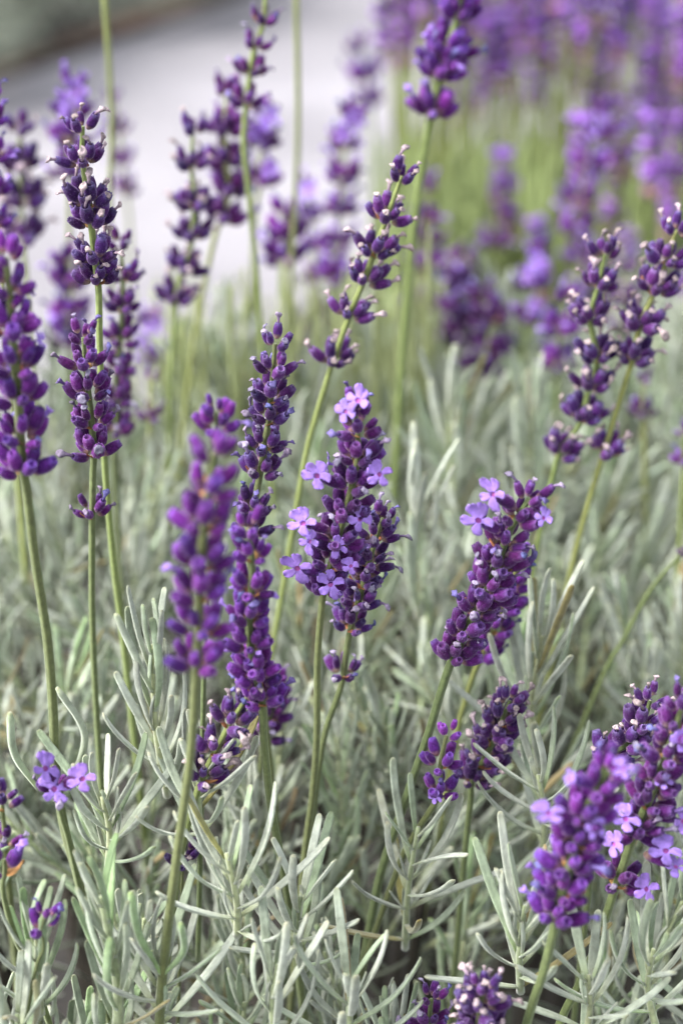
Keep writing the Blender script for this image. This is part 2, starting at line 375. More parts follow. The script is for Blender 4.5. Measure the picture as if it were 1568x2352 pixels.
def stalk(label, spike, stem, depth, style='violet', size=1.0, n=7, gap=.0088, tips=.6, bracts=1, extra=(), flowers=(), lean=0., wt=.00095,
          stem_mat='stem', group=None, leaves=(), ground=True, seed=None, whorls=None, spread=1.0):
    """spike: picture points tip -> lowest whorl; stem: picture points below; depth: metres in front of the lens at the lowest whorl"""
    r = random.Random(seed if seed is not None else hash_(label))
    ref = at_depth(*spike[-1], depth); Y0, Z0 = ref.y, ref.z
    def W(x, y, dy=0):
        rr = ray(x, y); Yk = Y0
        for _ in range(4):
            z = CAM.z + rr.z*(Yk/rr.y); Yk = Y0 + lean*(z-Z0) + dy
        return CAM + rr*(Yk/rr.y)
    top = [W(*p) for p in spike]; low = [W(*p) for p in stem]
    if ground:
        e = low[-1] if low else top[-1]
        pv = (low[-2] if len(low) > 1 else top[-1])
        dd = (e-pv); dd = dd/abs(dd.z) if abs(dd.z) > 1e-4 else Vector((0, 0, -1))
        dd.x = max(-.5, min(.5, dd.x)); dd.z = -1; dd.y = max(-.2, min(.2, dd.y))
        for h in (.05, .12): low.append(e + Vector((dd.x*h*.7, dd.y*h*.5, -h)))
    path = catmull(top + low, 8); L = arclen(path)
    base = path[-1]
    root = link('lavender_stalk', None); root.location = base; root.empty_display_size = .01
    tag(root, label, 'lavender stalk', group)
    ALLSTALKS.append((root, label))
    size *= 1.04 if style == 'tan' else .99; gap *= 1.04; n += 2
    mr = [wt*(.62 + .38*min(1, l/.03)) * (1 + .25*min(1, max(0, l-.08)/.2)) for l in L]
    v, f = tube([p - base for p in path], mr, 16, .13)
    if abs(depth-.525) < .07 and wt > .0008: v, f, mi = hairs(v, f, int(L[-1]*8000), .00026, r); sm = link('stem', mesh('stem', v, f, [M[stem_mat], M['hair_green']], mi=mi), root)
    else: sm = link('stem', mesh('stem', v, f, M[stem_mat]), root)
    # length of the flowering part
    tp = catmull(top, 8) if len(top) > 1 else top
    LT = arclen(tp)[-1] if len(top) > 1 else 0
    if whorls is None:
        m = max(1, int(round(LT/gap))); ss = [LT*(k/m) for k in range(m+1)]
        ss = [s + (r.uniform(-.1, .1)*gap if 0 < i < m else 0) for i, s in enumerate(ss)]
    else: ss = [LT*w for w in whorls]
    for i, s in enumerate(ss):
        c, d = along(path, L, s); ax = -d
        t = s/max(1e-6, LT)
        taper = .80 + .20*min(1, t*3)
        nn = max(3, int(round(n*(.45 + .55*min(1, t*3+.1)))))
        if i == 0 and len(ss) > 3: c = c - ax*.001
        whorl(root, base, c, ax, style, nn, size*taper, r, tips, bracts if t > .05 else 0, spread if t > .05 else spread*.75, whorls is not None)
    for (x, y, nn, sc) in extra:
        c = W(x, y); j = min(range(len(path)), key=lambda q: (path[q]-c).length); d = (path[min(j+1, len(path)-1)] - path[max(0, j-1)]).normalized()
        whorl(root, base, path[j], -d, style, nn, size*sc, r, tips, 2)
    for fl in flowers:
        x, y, sc = fl[:3]; behind = len(fl) > 3 and fl[3]
        tgt = W(x, y, .0035 if behind else -.0055)
        cand = [q for q in range(len(path)) if L[q] <= LT + .002] + [min(range(len(path)), key=lambda q: (path[q]-tgt).length)]
        j = min(cand, key=lambda q: (path[q] - (tgt - Vector((0, 0, .004)))).length)
        if (path[j]-tgt).length > .02: j = min(range(len(path)), key=lambda q: (path[q]-tgt).length)
        src = path[j]; d = tgt - src; dist = d.length; d.normalize()
        bl = .0064; k = max(.8, min(1.25, (dist-.0022)/bl))
        bpos = tgt - d*(bl*k + .0018)
        b = place('bud', r.choice(STYLE[style]['bud']), root, base, bpos, frame_of(d, Vector((0, 0, 1))), Vector((1.0, 1.0, k)))
        face = (d*.55 + (CAM - tgt).normalized()*(.2 if behind else 1.0) + Vector((r.uniform(-.8, .8), 0, r.uniform(-.35, .45)))).normalized()
        fo = bpy.data.objects.new('open_flower', r.choice(FLOWERS)); COL.objects.link(fo); fo.parent = b
        Q = frame_of(face, Vector((r.uniform(-.5, .5), 0, 1))).to_4x4()
        B = Matrix.Translation(bpos - base) @ frame_of(d, Vector((0, 0, 1))).to_4x4() @ Matrix.Diagonal((1, 1, k, 1))
        sc *= .84
        Wm = Matrix.Translation(tgt - base - face*.0035*sc) @ Q @ Matrix.Scale(sc, 4)
        loc, rot, scl = (B.inverted() @ Wm).decompose()
        fo.location = loc; fo.rotation_mode = 'QUATERNION'; fo.rotation_quaternion = rot; fo.scale = [sc]*3
    for (x0, y0, x1, y1, cv, wsc) in leaves:      # stalk leaves given by foot and tip in the picture
        a = W(x0, y0); b = W(x1, y1, -.004)
        mid = (a+b)/2 + (b-a).cross(Vector((0, 1, 0)))*cv
        pts = catmull([a, mid, b], 7); LL = arclen(pts)
        rad = [.00115*wsc*(.6 + .4*min(1, l/LL[-1]*3))*(1 if l < LL[-1]*.93 else .6) for l in LL]
        v, f = tube([p-base for p in pts], rad, 8, .12); link('leaf', mesh('leaf', v, f, M['leaf_green']), root)
    return root
def hash_(s):
    h = 0
    for ch in s: h = (h*131 + ord(ch)) % 1000003
    return h

# ------------------------------------------------------------------ one leafy shoot
def shoot_geo(p0, p1, r, nodes, ls, spread=1.0, green=False, curl=0., upright=None):
    """returns the stem path and a list of (mesh, point, rotation, scale)"""
    ax = (p1-p0); Ln = ax.length; ax.normalize()
    side = Vector((r.uniform(-1, 1), r.uniform(-1, 1), 0))*.06*Ln
    path = catmull([p0, (p0+p1)/2 + side, p1], 5); L = arclen(path)
    u = ax.orthogonal().normalized(); ph = r.uniform(0, 3.14); out = []
    key = 'leaf_green' if green else 'leaf'
    for i in range(nodes):
        t = (i+.5)/nodes; s = L[-1]*(t**.85); c, d = along(path, L, s)
        v = d.cross(u).normalized(); uu = v.cross(d)
        el0 = (1-t)*46 + 21 if upright is None else (1-t)*upright + 16
        for k in range(2):
            a = ph + i*math.pi/2*1.04 + k*math.pi + r.uniform(-.2, .2)
            o = uu*math.cos(a) + v*math.sin(a)
            el = math.radians(el0*spread + r.uniform(-7, 7))
            dd = d*math.cos(el) + o*math.sin(el)
            sc = ls*(1.08 - .10*abs(t-.35) - (.42*max(0, t-.72)/.28))*r.uniform(.82, 1.14)
            ci = min(5, max(0, int(round(1.0 + curl + r.gauss(0, 1.1) + (1.2 if t > .6 else 0)))))
            out.append((r.choice(LEAVES[key if r.random() < .9 else 'leaf', ci]), c + o*.0008, frame_of(dd, o), Vector((sc**.4*1.0, sc**.4, sc))))
            if t < .75 and r.random() < .3:     # axillary tuft
                dd2 = d*math.cos(el*.5) + o*math.sin(el*.5)
                out.append((r.choice(LEAVES[key, r.choice((1, 2, 3))]), c + o*.0012, frame_of(dd2, o), Vector((.6, .6, sc*.42))))
    return path, out
ALLSHOOTS = []
def shoot(p0, p1, label=None, r=R, nodes=8, ls=1.0, spread=1.0, green=False, curl=0., upright=None, wt=.0011):
    path, lv = shoot_geo(p0, p1, r, nodes, ls, spread, green, curl, upright)
    root = link('leafy_shoot', None); root.location = p0; root.empty_display_size = .01
    L = arclen(path)
    v, f = tube([p-p0 for p in path], [wt*(1.15-.55*l/L[-1]) for l in L], 6, .08)
    link('stem', mesh('stem', v, f, M['shoot_stem']), root)
    for (m, p, q, s) in lv: place('leaf', m, root, p0, p, q, s)
    root['category'] = 'lavender shoot'
    if label: root['label'] = label
    ALLSHOOTS.append((root, p1, green, upright, spread)); return root
def hshoot(label, x0, y0, x1, y1, depth, **k):
    """a shoot whose foot and tip are seen in the picture"""
    p0 = at_depth(x0, y0, depth); Y = p0.y + k.pop('dy', 0); p1 = at_y(x1, y1, Y)
    return shoot(p0, p1, label, random.Random(hash_(label)), **k)

# ================================================================== THE SETTING
def sheet(name, pts, z, mat, sub=0):
    m = mesh(name, [(x, y, z) for x, y in pts], [tuple(range(len(pts)))], mat, smooth=False)
    o = link(name, m); tag(o, kind='structure'); return o
def ground_mat(name, c1, c2, c3, scale, bscale, bdist):
    m, t, b, N, L = nt(name)
    g = N.new('ShaderNodeNewGeometry'); n = N.new('ShaderNodeTexNoise'); n.inputs['Scale'].default_value = scale; n.inputs['Detail'].default_value = 6
    L.new(g.outputs['Position'], n.inputs['Vector']); r = ramp(N, [(.3, c1), (.5, c2), (.7, c3)]); L.new(n.outputs[0], r.inputs[0])
    n2 = N.new('ShaderNodeTexNoise'); n2.inputs['Scale'].default_value = bscale; n2.inputs['Detail'].default_value = 4; L.new(g.outputs['Position'], n2.inputs['Vector'])
    mx = N.new('ShaderNodeMix'); mx.data_type = 'RGBA'; mx.blend_type = 'OVERLAY'; mx.inputs[0].default_value = .35
    L.new(r.outputs[0], mx.inputs[6]); L.new(n2.outputs[0], mx.inputs[7]); L.new(mx.outputs[2], b.inputs['Base Color'])
    bp = N.new('ShaderNodeBump'); bp.inputs['Distance'].default_value = bdist; L.new(n2.outputs[0], bp.inputs['Height']); L.new(bp.outputs[0], b.inputs['Normal'])
    b.inputs['Roughness'].default_value = .9; return m
soil = ground_mat('soil', (.014, .012, .010), (.024, .020, .016), (.038, .032, .025), 9, 160, .01)
mulch = ground_mat('mulch', (.05, .032, .022), (.10, .06, .042), (.19, .12, .085), 14, 120, .01)
paving = ground_mat('paving', (.155, .147, .159), (.215, .205, .220), (.285, .272, .291), 1.6, 240, .002)
sheet('ground', [(-40, -5), (40, -5), (40, 60), (-40, 60)], 0, soil)
# the path runs away to the upper right; D is its direction
D = Vector((.39, .76)).normalized(); NR = Vector((D.y, -D.x))
A = Vector((-.60, 3.01)); B = Vector((.02, 2.05))
def along_line(P, s, off=0): q = P + D*s + NR*off; return (q.x, q.y)
sheet('path', [along_line(A, -8), along_line(B, -6), along_line(B, 30), along_line(A, 30)], .006, paving)
sheet('mulch_strip', [along_line(A, -8, -.10), along_line(A, -8, -.05), along_line(A, 30, .03), along_line(A, 30, -.10)], .011, mulch)

# ------------------------------------------------------------------ leaf masses built as one mesh each
def leaf_mass(name, places, mat, sec=4, nseg=3, parent=None):
    """places: (point, direction, outward, length, width); one joined mesh"""
    lib = []
    for k, cv in enumerate((-.6, -.2, .3)):
        v, f = leaf_geo(1., .08, cv, nseg=nseg, sec=sec, seed=k); lib.append((np.array([tuple(a) for a in v]), f))
    V, F, o = [], [], 0
    for i, (p, d, out, ln, w) in enumerate(places):
        v, f = lib[i % 3]; m = np.array(frame_of(d, out))
        q = (v*np.array((w/.08, w/.08, ln))) @ m.T + np.array(p); V.append(q)
        F.extend([tuple(a+o for a in g) for g in f]); o += len(v)
    me = bpy.data.meshes.new(name); me.from_pydata(np.concatenate(V).tolist(), [], F); me.materials.append(mat)
    me.polygons.foreach_set('use_smooth', [True]*len(me.polygons))
    ob = link(name, me, parent); ob['kind'] = 'stuff'; return ob

def drop(Y):                      # how far the leaf canopy lies under the lens
    return float(np.interp(Y, [.25, .35, .45, .55, .7, .85, 1.1], [.44, .402, .376, .358, .349, .362, .42]))
HOLLOW = [(.045, .435, .05)] + [((x/1568-.5)*.4*d, y, c) for x, d, y, c in ((830, .56, .47, .018), (520, .52, .385, .016), (1410, .52, .39, .018), (150, .53, .43, .018), (760, .53, .405, .018), (980, .53, .385, .02), (330, .56, .46, .015), (60, .6, .5, .015), (1220, .6, .5, .015))]
def hollow(x, y): return max((1-math.hypot(x-a, y-b)/c) for a, b, c in HOLLOW)

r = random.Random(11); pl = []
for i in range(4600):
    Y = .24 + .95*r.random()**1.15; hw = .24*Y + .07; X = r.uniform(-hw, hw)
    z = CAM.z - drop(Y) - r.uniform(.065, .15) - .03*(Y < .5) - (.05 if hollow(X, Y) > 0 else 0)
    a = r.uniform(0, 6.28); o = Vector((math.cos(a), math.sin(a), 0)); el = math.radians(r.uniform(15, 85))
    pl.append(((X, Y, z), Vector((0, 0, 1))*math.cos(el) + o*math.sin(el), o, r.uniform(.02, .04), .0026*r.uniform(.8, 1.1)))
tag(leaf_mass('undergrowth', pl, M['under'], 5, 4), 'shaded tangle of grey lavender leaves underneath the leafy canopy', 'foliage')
# woody framework under the canopy
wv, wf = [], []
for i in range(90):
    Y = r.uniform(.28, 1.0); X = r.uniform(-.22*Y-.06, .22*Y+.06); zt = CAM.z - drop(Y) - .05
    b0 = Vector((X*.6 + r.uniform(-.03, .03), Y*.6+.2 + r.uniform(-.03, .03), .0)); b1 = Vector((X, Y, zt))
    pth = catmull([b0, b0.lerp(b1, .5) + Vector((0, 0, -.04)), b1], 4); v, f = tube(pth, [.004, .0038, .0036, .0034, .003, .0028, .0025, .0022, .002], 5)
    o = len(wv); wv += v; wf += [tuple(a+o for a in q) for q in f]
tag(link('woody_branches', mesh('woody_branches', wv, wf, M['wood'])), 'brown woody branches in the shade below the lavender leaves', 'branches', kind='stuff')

# ================================================================== FLOWER STALKS IN THE FOREGROUND
stalk('sharp central flower spike ringed with many open lilac flowers', [(815, 935), (822, 1040), (800, 1150), (772, 1250), (745, 1355)],
      [(738, 1400), (729, 1520), (727, 1700), (716, 1840), (700, 1960)], .525, 'violet', 1.05, 8, .0084, .25, 1,
      flowers=[(822, 918, 1.05), (792, 945, .95), (732, 1095, 1.1), (700, 1205, 1.05), (828, 1192, 1.1), (775, 1255, .85), (716, 1245, .95),
               (686, 1308, 1.1), (760, 1342, 1.15), (806, 1300, .8), (868, 1090, 1.0), (757, 1065, .7, True)])
stalk('bluish withered spike peeking out behind the open lilac central flowers', [(878, 1190), (855, 1265), (832, 1350), (806, 1440)],
      [(795, 1500), (782, 1580), (745, 1690), (722, 1850), (712, 1980)], .548, 'blue', .95, 8, .0086, .85, 2, extra=[(788, 1545, 7, .95)])
stalk('tall sharp dark violet spike with one grey-tipped bud on top', [(632, 790), (625, 880), (615, 980), (598, 1085)],
      [(590, 1130), (578, 1200), (575, 1320), (590, 1500), (620, 1750), (640, 1950)], .538, 'blue', .98, 7, .0092, .65, 1, extra=[(581, 1165, 8, .95), (588, 1225, 7, .9)])
stalk('out-of-focus magenta-purple spike standing nearest the lens, left of centre', [(490, 1040), (478, 1130), (465, 1240), (458, 1380), (452, 1530)],
      [(447, 1600), (436, 1750), (402, 2000), (374, 2240)], .450, 'magenta', 1.12, 7, .0096, .12, 1, wt=.0011,
      leaves=[(372, 2240, 300, 2050, .06, 1.0), (374, 2240, 415, 2120, -.14, .85)])
stalk('small purple top whorl rising alone above the blurred magenta spike', [(495, 945), (498, 985)], [(495, 1040), (485, 1200), (470, 1500)], .47, 'magenta', .9, 6, .006, .3, 0, wt=.0007)
stalk('crowded purple spike with a long green stem right of the blurred magenta one', [(570, 1215), (580, 1310), (572, 1440), (585, 1540), (602, 1610)],
      [(606, 1700), (622, 1850), (650, 2000), (672, 2130)], .502, 'magenta', .98, 8, .0086, .35, 2, extra=[(590, 1575, 8, 1.05)], wt=.00105)
stalk('short slanting spike of bluish buds with tan tips crossing the blurred stem', [(568, 1600), (530, 1660), (500, 1715), (466, 1785)],
      [(450, 1830), (425, 1920), (408, 2010)], .515, 'tan', .95, 7, .0092, .9, 1, stem_mat='stem_yellow')
stalk('blurred dusky purple spike low behind the crowded purple spike', [(632, 1560), (625, 1620), (610, 1690)], [(600, 1750), (590, 1850)], .60, 'violet', .95, 8, .009, .6, 1)
stalk('sharp right-hand spike leaning right with two pale lilac flowers at its top', [(1215, 1145), (1165, 1230), (1130, 1330), (1080, 1430), (1040, 1510)],
      [(1015, 1580), (985, 1680), (930, 1840), (885, 1970), (862, 2060)], .525, 'violet', 1.08, 9, .0082, .4, 1,
      flowers=[(1136, 1138, 1.1), (1100, 1198, 1.15), (1248, 1190, .8)], wt=.0012)
stalk('blurred purple spike tucked behind the right-hand leaning spike', [(1192, 1285), (1165, 1370), (1140, 1430), (1112, 1500)], [(1090, 1540), (1065, 1620), (1050, 1680)], .585, 'magenta', 1.0, 8, .009, .4, 1, stem_mat='stem_yellow')
stalk('little purple spike on a thin green stem under the right-hand leaning spike', [(1025, 1690), (1012, 1750), (1008, 1820)], [(995, 1850), (950, 1920), (915, 1990)], .54, 'magenta', .92, 6, .0085, .3, 1, flowers=[(1000, 1830, .6)])
stalk('tan-tipped spike leaning right beside the little purple spike', [(1170, 1610), (1150, 1660), (1125, 1720), (1085, 1790)], [(1080, 1840), (1068, 1950)], .562, 'tan', 1.0, 9, .0088, .8, 1, extra=[(1145, 1690, 8, 1)])
stalk('large blurred spike at lower right with lilac flowers on its left edge', [(1400, 1765), (1350, 1850), (1320, 1940), (1300, 2020), (1275, 2100)],
      [(1270, 2140), (1245, 2240), (1212, 2340)], .474, 'magenta', 1.12, 10, .008, .3, 1,
      flowers=[(1262, 1872, 1.0), (1368, 1905, .8), (1432, 1765, .8), (1312, 1790, .6)], wt=.0012)
stalk('sharp spike at the right edge with bright star-shaped lilac flowers', [(1566, 1620), (1538, 1710), (1505, 1800), (1462, 1900)],
      [(1435, 1975), (1405, 2060), (1365, 2180), (1325, 2270), (1285, 2350)], .498, 'violet', 1.05, 9, .0084, .4, 1, extra=[(1418, 2030, 8, 1.05)],
      flowers=[(1436, 1882, 1.15), (1410, 1938, 1.05), (1525, 1952, 1.1), (1482, 2042, 1.05), (1560, 1885, 1.0), (1525, 1795, .7), (1562, 1700, .9), (1550, 1990, .7)], wt=.0012)
stalk('tan-tipped withered spike behind the starry one at the right edge', [(1492, 1610), (1475, 1660), (1440, 1710), (1392, 1740)], [(1380, 1800), (1370, 1880)], .528, 'tan', .95, 8, .009, .9, 0)
stalk('pale-tipped spike cut by the bottom edge right of centre', [(1108, 2275), (1100, 2330), (1092, 2400)], [(1090, 2450)], .492, 'tan', 1.02, 10, .008, .85, 0)
stalk('dark small spike at the bottom edge beside the pale-tipped one', [(990, 2295), (985, 2350)], [(985, 2400)], .535, 'violet', .9, 7, .008, .6, 0)
stalk('broad purple spike running off the left edge on a long green stem', [(14, 590), (24, 690), (32, 800), (42, 920), (48, 1010), (54, 1080)],
      [(62, 1130), (82, 1290), (108, 1460), (122, 1620), (128, 1760), (148, 1900), (186, 2040)], .480, 'magenta', 1.12, 8, .0100, .2, 1, wt=.0012,
      flowers=[(92, 780, .8, True), (60, 665, .8, True)], leaves=[(88, 1812, 24, 1638, .10, 1.0), (168, 1790, 132, 1580, -.16, .9)])
stalk('low cluster of three lilac flowers beside the long left-hand stem', [(128, 1810), (132, 1822)], [(140, 1870), (165, 1960)], .503, 'violet', .85, 3, .02, .1, 0,
      flowers=[(124, 1812, 1.3), (106, 1768, 1.15), (188, 1790, 1.05)], wt=.0009)
stalk('tall sharp pale-tipped spike at upper left, highest in focus', [(190, 290), (190, 370), (205, 470), (215, 560), (226, 655)],
      [(228, 700), (230, 800), (240, 1050), (262, 1300), (280, 1440)], .532, 'tan', 1.0, 8, .0098, .8, 1, whorls=[.0, .22, .47, .60, .82, .97], stem_mat='stem_yellow')
stalk('sharp dark spike below the pale-tipped left one, with a separate lowest whorl', [(192, 775), (198, 850), (208, 940), (216, 1040)],
      [(214, 1090), (212, 1200), (212, 1400), (218, 1560), (226, 1700)], .530, 'violet', 1.0, 8, .0088, .6, 1, extra=[(210, 1185, 7, .9)])
stalk('dim blurred spike behind the two sharp left-hand spikes', [(278, 560), (282, 650), (278, 760), (268, 870), (268, 990)], [(262, 1060), (270, 1200)], .655, 'violet', 1.05, 8, .0125, .5, 1)
stalk('loose six-whorled spike with pale tips leaning right above centre', [(922, 405), (890, 495), (862, 570), (838, 640), (806, 715), (765, 830)],
      [(752, 870), (725, 960), (700, 1060)], .585, 'tan', 1.02, 7, .01, .9, 1, whorls=[0, .22, .40, .55, .74, 1.0], stem_mat='stem_yellow')
stalk('big blurred spike at the top edge on a thick pale green stem', [(1060, -60), (1050, 40), (1020, 130), (1010, 175), (988, 270)],
      [(975, 340), (952, 500), (935, 680), (925, 800)], .67, 'magenta', 1.35, 10, .011, .35, 1, whorls=[0, .13, .27, .52, .61, .70, .96], wt=.0014, stem_mat='stem_yellow', spread=1.1)
stalk('loose blurred spike with pale tips reaching down to the right-hand canopy', [(1390, 580), (1375, 650), (1355, 730), (1370, 830), (1350, 900), (1330, 975), (1285, 1040)],
      [(1270, 1090), (1240, 1220)], .62, 'tan', 1.05, 8, .011, .8, 1, whorls=[0, .15, .31, .50, .64, .80, 1.0], stem_mat='stem_yellow')
stalk('rightmost loose pale-tipped spike leaning in from the right edge', [(1552, 530), (1530, 600), (1505, 665), (1470, 745), (1452, 825)],
      [(1435, 880), (1392, 1020), (1370, 1090), (1320, 1270)], .60, 'tan', 1.08, 8, .0105, .85, 1, whorls=[0, .23, .46, .74, 1.0], extra=[(1387, 1042, 7, .95)], stem_mat='stem_yellow')
stalk('tiny bud cluster at the left edge above the lowest leaves', [(10, 1975), (12, 2000)], [(8, 2050), (35, 2150), (75, 2240)], .49, 'magenta', 1.0, 2, .02, .2, 1)
stalk('single dark violet floret standing among the lower left leaves', [(104, 2105), (96, 2135)], [(100, 2180), (80, 2240)], .485, 'magenta', .9, 1, .008, .2, 0, wt=.0006)
stalk('half-hidden brownish buds at the left edge, upper', [(4, 1830), (6, 1850)], [(10, 1900)], .56, 'tan', 1.0, 2, .02, .6, 1)
stalk('half-hidden brownish buds at the left edge, lower', [(6, 1930), (8, 1945)], [(12, 1990)], .57, 'violet', 1.0, 2, .02, .6, 1)
stalk('tiny violet bud pair beside the blurred stem low in the leaves', [(424, 1965), (422, 1980)], [(418, 2040)], .535, 'tan', .8, 3, .02, .4, 0, wt=.0006)
stalk('faint bare yellow-green stem crossing the canopy at far right', [(1568, 1265), (1560, 1275)], [(1490, 1360), (1430, 1470), (1385, 1550)], .62, 'tan', .3, 3, .5, 0, 0, wt=.0009, stem_mat='stem')
# behind the sharp ones, on the left half
BK = [
 ('blurred spike of stacked dark whorls over the path, third from the left', [(444, 300), (440, 380), (446, 470), (440, 560), (420, 620), (405, 690)], [(400, 760), (392, 900)], .70, 'tan', 1.15, 8, [0, .2, .42, .6, .8, 1.]),
 ('blurred dark spike right of the stacked-whorl spike over the path', [(522, 210), (515, 300), (520, 380), (528, 440), (510, 500)], [(490, 560), (450, 760)], .73, 'violet', 1.3, 9, [0, .3, .55, .78, 1.]),
 ('blurred spike at the top edge with a green stem showing between whorls', [(612, -60), (605, 50), (585, 110), (573, 180), (566, 240)], [(560, 330), (572, 450), (590, 640)], .66, 'violet', .95, 5, [0, .35, .55, .76, 1.]),
 ('blurred bright violet spike with lilac flowers over the path', [(610, 255), (608, 310), (595, 380), (598, 420)], [(585, 500), (580, 700)], .80, 'lilac', 1.3, 8, None),
 ('blurred brownish spike at the far left over the path', [(45, 300), (48, 390), (50, 470), (52, 550)], [(60, 640), (70, 800)], .75, 'tan', 1.35, 8, None),
 ('blurred violet spike with a lilac top left of the tall pale-tipped one', [(170, 195), (165, 260), (160, 340), (160, 400)], [(160, 480), (160, 620)], .78, 'lilac', 1.3, 7, None),
 ('blurred solid purple spike below the lilac-topped one on the left', [(158, 600), (162, 680), (160, 790)], [(162, 860)], .80, 'magenta', 1.4, 8, None),
 ('thin blurred violet spike fading into the path behind the tall pale-tipped one', [(262, 230), (275, 330), (290, 440)], [(298, 520), (305, 700)], .98, 'magenta', 1.1, 6, None),
 ('blurred lilac and purple spike right of the dim left-hand one', [(345, 740), (350, 790), (372, 830)], [(370, 880)], .85, 'lilac', 1.3, 8, None),
 ('narrow dark blurred spike low behind the left-hand pair', [(350, 870), (345, 960)], [(345, 1000)], .72, 'violet', .8, 5, None),
 ('purple strip of blurred buds at the upper left edge', [(-20, 210), (-18, 300), (-16, 420), (-12, 520)], [(0, 560), (10, 700)], .62, 'magenta', .95, 7, None),
 ('blurred V-shaped purple tuft right of the bright violet spike', [(650, 490), (655, 540), (648, 600)], [(645, 660), (640, 800)], .80, 'magenta', 1.5, 6, [0, .5, 1.]),
 ('tall blurred mauve spike in the upper middle, nearest the path edge', [(808, 260), (790, 350), (785, 450), (770, 550), (765, 640)], [(760, 720), (755, 850)], .86, 'lilac', 1.3, 8, None),
 ('faint mauve spike behind the tall mauve one in the upper middle', [(825, 110), (840, 170), (850, 240)], [(855, 330), (860, 480)], 1.15, 'magenta', 1.6, 8, None),
 ('faint mauve buds between the tall mauve spike and the V-shaped tuft', [(700, 420), (715, 520), (722, 640)], [(720, 760)], .92, 'lilac', 1.0, 6, None),
 ('blurred dusky spike under the big top-edge spike, behind the leaves', [(985, 560), (980, 640), (970, 700)], [(965, 780)], .92, 'violet', 1.5, 9, None),
 ('blurred dusky spike crowned by a bright lilac flower right of centre', [(1062, 600), (1060, 690), (1050, 780)], [(1050, 850)], .90, 'violet', 1.6, 10, None),
 ('lower blurred dusky spike right of the lilac-crowned one', [(1110, 680), (1130, 760), (1100, 860)], [(1090, 920)], .88, 'violet', 1.55, 9, None),
 ('slim blurred spike with a glowing lilac tip left of the right-hand pair', [(1228, 585), (1222, 650), (1208, 735)], [(1200, 830)], .86, 'lilac', 1.1, 8, None),
 ('blurred purple spike close behind the left one of the right-hand pair', [(1300, 690), (1285, 760), (1280, 840)], [(1278, 900)], .80, 'magenta', 1.35, 9, None),
 ('blurred mauve buds between the two right-hand loose spikes', [(1430, 620), (1432, 720), (1425, 760)], [(1420, 850)], .85, 'tan', 1.1, 7, None),
 ('dark blurred spike under the rightmost loose spike', [(1478, 880), (1475, 950)], [(1478, 1000)], .74, 'violet', .9, 6, None),
 ('blurred violet spike standing alone in the green at upper right', [(1380, 250), (1345, 400), (1320, 480), (1330, 590)], [(1310, 700)], 1.0, 'lilac', 1.5, 8, None),
 ('short blurred spike in the green above the lilac-crowned one', [(1140, 470), (1135, 560)], [(1130, 650)], 1.05, 'violet', 1.3, 8, None),
 ('blurred purple bud knot half out of frame at the right edge', [(1572, 1000), (1568, 1060)], [(1565, 1150)], .68, 'magenta', .7, 6, None),
 ('mauve blurred spike low at the top-edge stem', [(980, 430), (975, 500)], [(970, 600)], .95, 'magenta', 1.2, 7, None),
]
for (lb, sp, stm, dp, sty, sz, n, wh) in BK:
    fl = []
    if 'crowned by' in lb: fl = [(1058, 640, 2.2), (1072, 655, 1.8), (1046, 662, 1.6)]
    if sty == 'lilac': fl = [(sp[0][0]+8, sp[0][1]+15, 1.5), (sp[0][0]-18, sp[0][1]+50, 1.2), (sp[-1][0]+22, sp[-1][1]-30, 1.2)]
    stalk(lb, sp, stm, dp, sty, sz, n, .0125*dp/.7, .6, 1, whorls=wh, flowers=fl, wt=.0010, stem_mat='stem_yellow')
for (lb, x0, y0, x1, y1, dp) in [('bare blurred green stem rising out of the top edge on the left', 238, -40, 252, 520, .76), ('bare blurred green stem rising out of the top edge near the middle', 680, -40, 668, 640, .78)]:
    a, b = at_depth(x0, y0, dp*.92), at_depth(x1, y1, dp); c = b + (b-a)*.35; c.z = max(c.z, .25)
    root = link('lavender_stalk', None); root.location = c; tag(root, lb, 'lavender stalk')
    v, f = tube([p-c for p in catmull([a, (a+b)/2 + Vector((.002, 0, 0)), b, c], 5)], [.0011]*16, 8, .1); link('stem', mesh('stem', v, f, M['stem_yellow']), root)

# ================================================================== FAR LAVENDER ON THE RIGHT (blurred)
def head_mesh(seed, pal, n_wh=6, flower=.15):
    r = random.Random(seed); V, F, mi = [], [], []; H = .058
    for i in range(n_wh):
        z = H*i/(n_wh-1) + r.uniform(-.002, .002); nb = 9 if 0 < i < n_wh-1 else 6
        for k in range(nb):
            a = 6.283*k/nb + r.uniform(-.3, .3); el = r.uniform(.55, 1.15); o = Vector((math.cos(a), math.sin(a), 0)); d = Vector((0, 0, 1))*math.cos(el) + o*math.sin(el)
            fr = frame_of(d, o); L, W = .0085, .0026; c = Vector((0, 0, z)) + o*.001
            big = r.random() < flower
            if big: L, W = .0105, .0042
            prof = [(0, .3), (.35, 1), (.75, .85), (1, .25)]; b = len(V)
            for (t, w) in prof:
                for q in range(6): V.append(c + fr @ Vector((W*w*math.cos(q*1.0472), W*w*math.sin(q*1.0472), t*L)))
            for s in range(3):
                for q in range(6): F.append((b+s*6+q, b+s*6+(q+1) % 6, b+s*6+6+(q+1) % 6, b+s*6+6+q)); mi.append(1 if big else (2 if s == 2 and r.random() < .5 else 0))
            F.append(tuple(b+18+q for q in range(6))); mi.append(1 if big else 0)
    return mesh('flower_head', V, F, pal, mi=mi)
M['petal_far'] = plain('petal_violet', (.25, .10, .43), .7, .008, .15)
HEADS = [head_mesh(k, [M['bud_magenta'], M['petal_far'], M['tip_blue']], flower=.05+.06*(k % 4)) for k in range(5)] + [head_mesh(9, [M['bud_violet'], M['petal'], M['tip_tan']], flower=.05)]
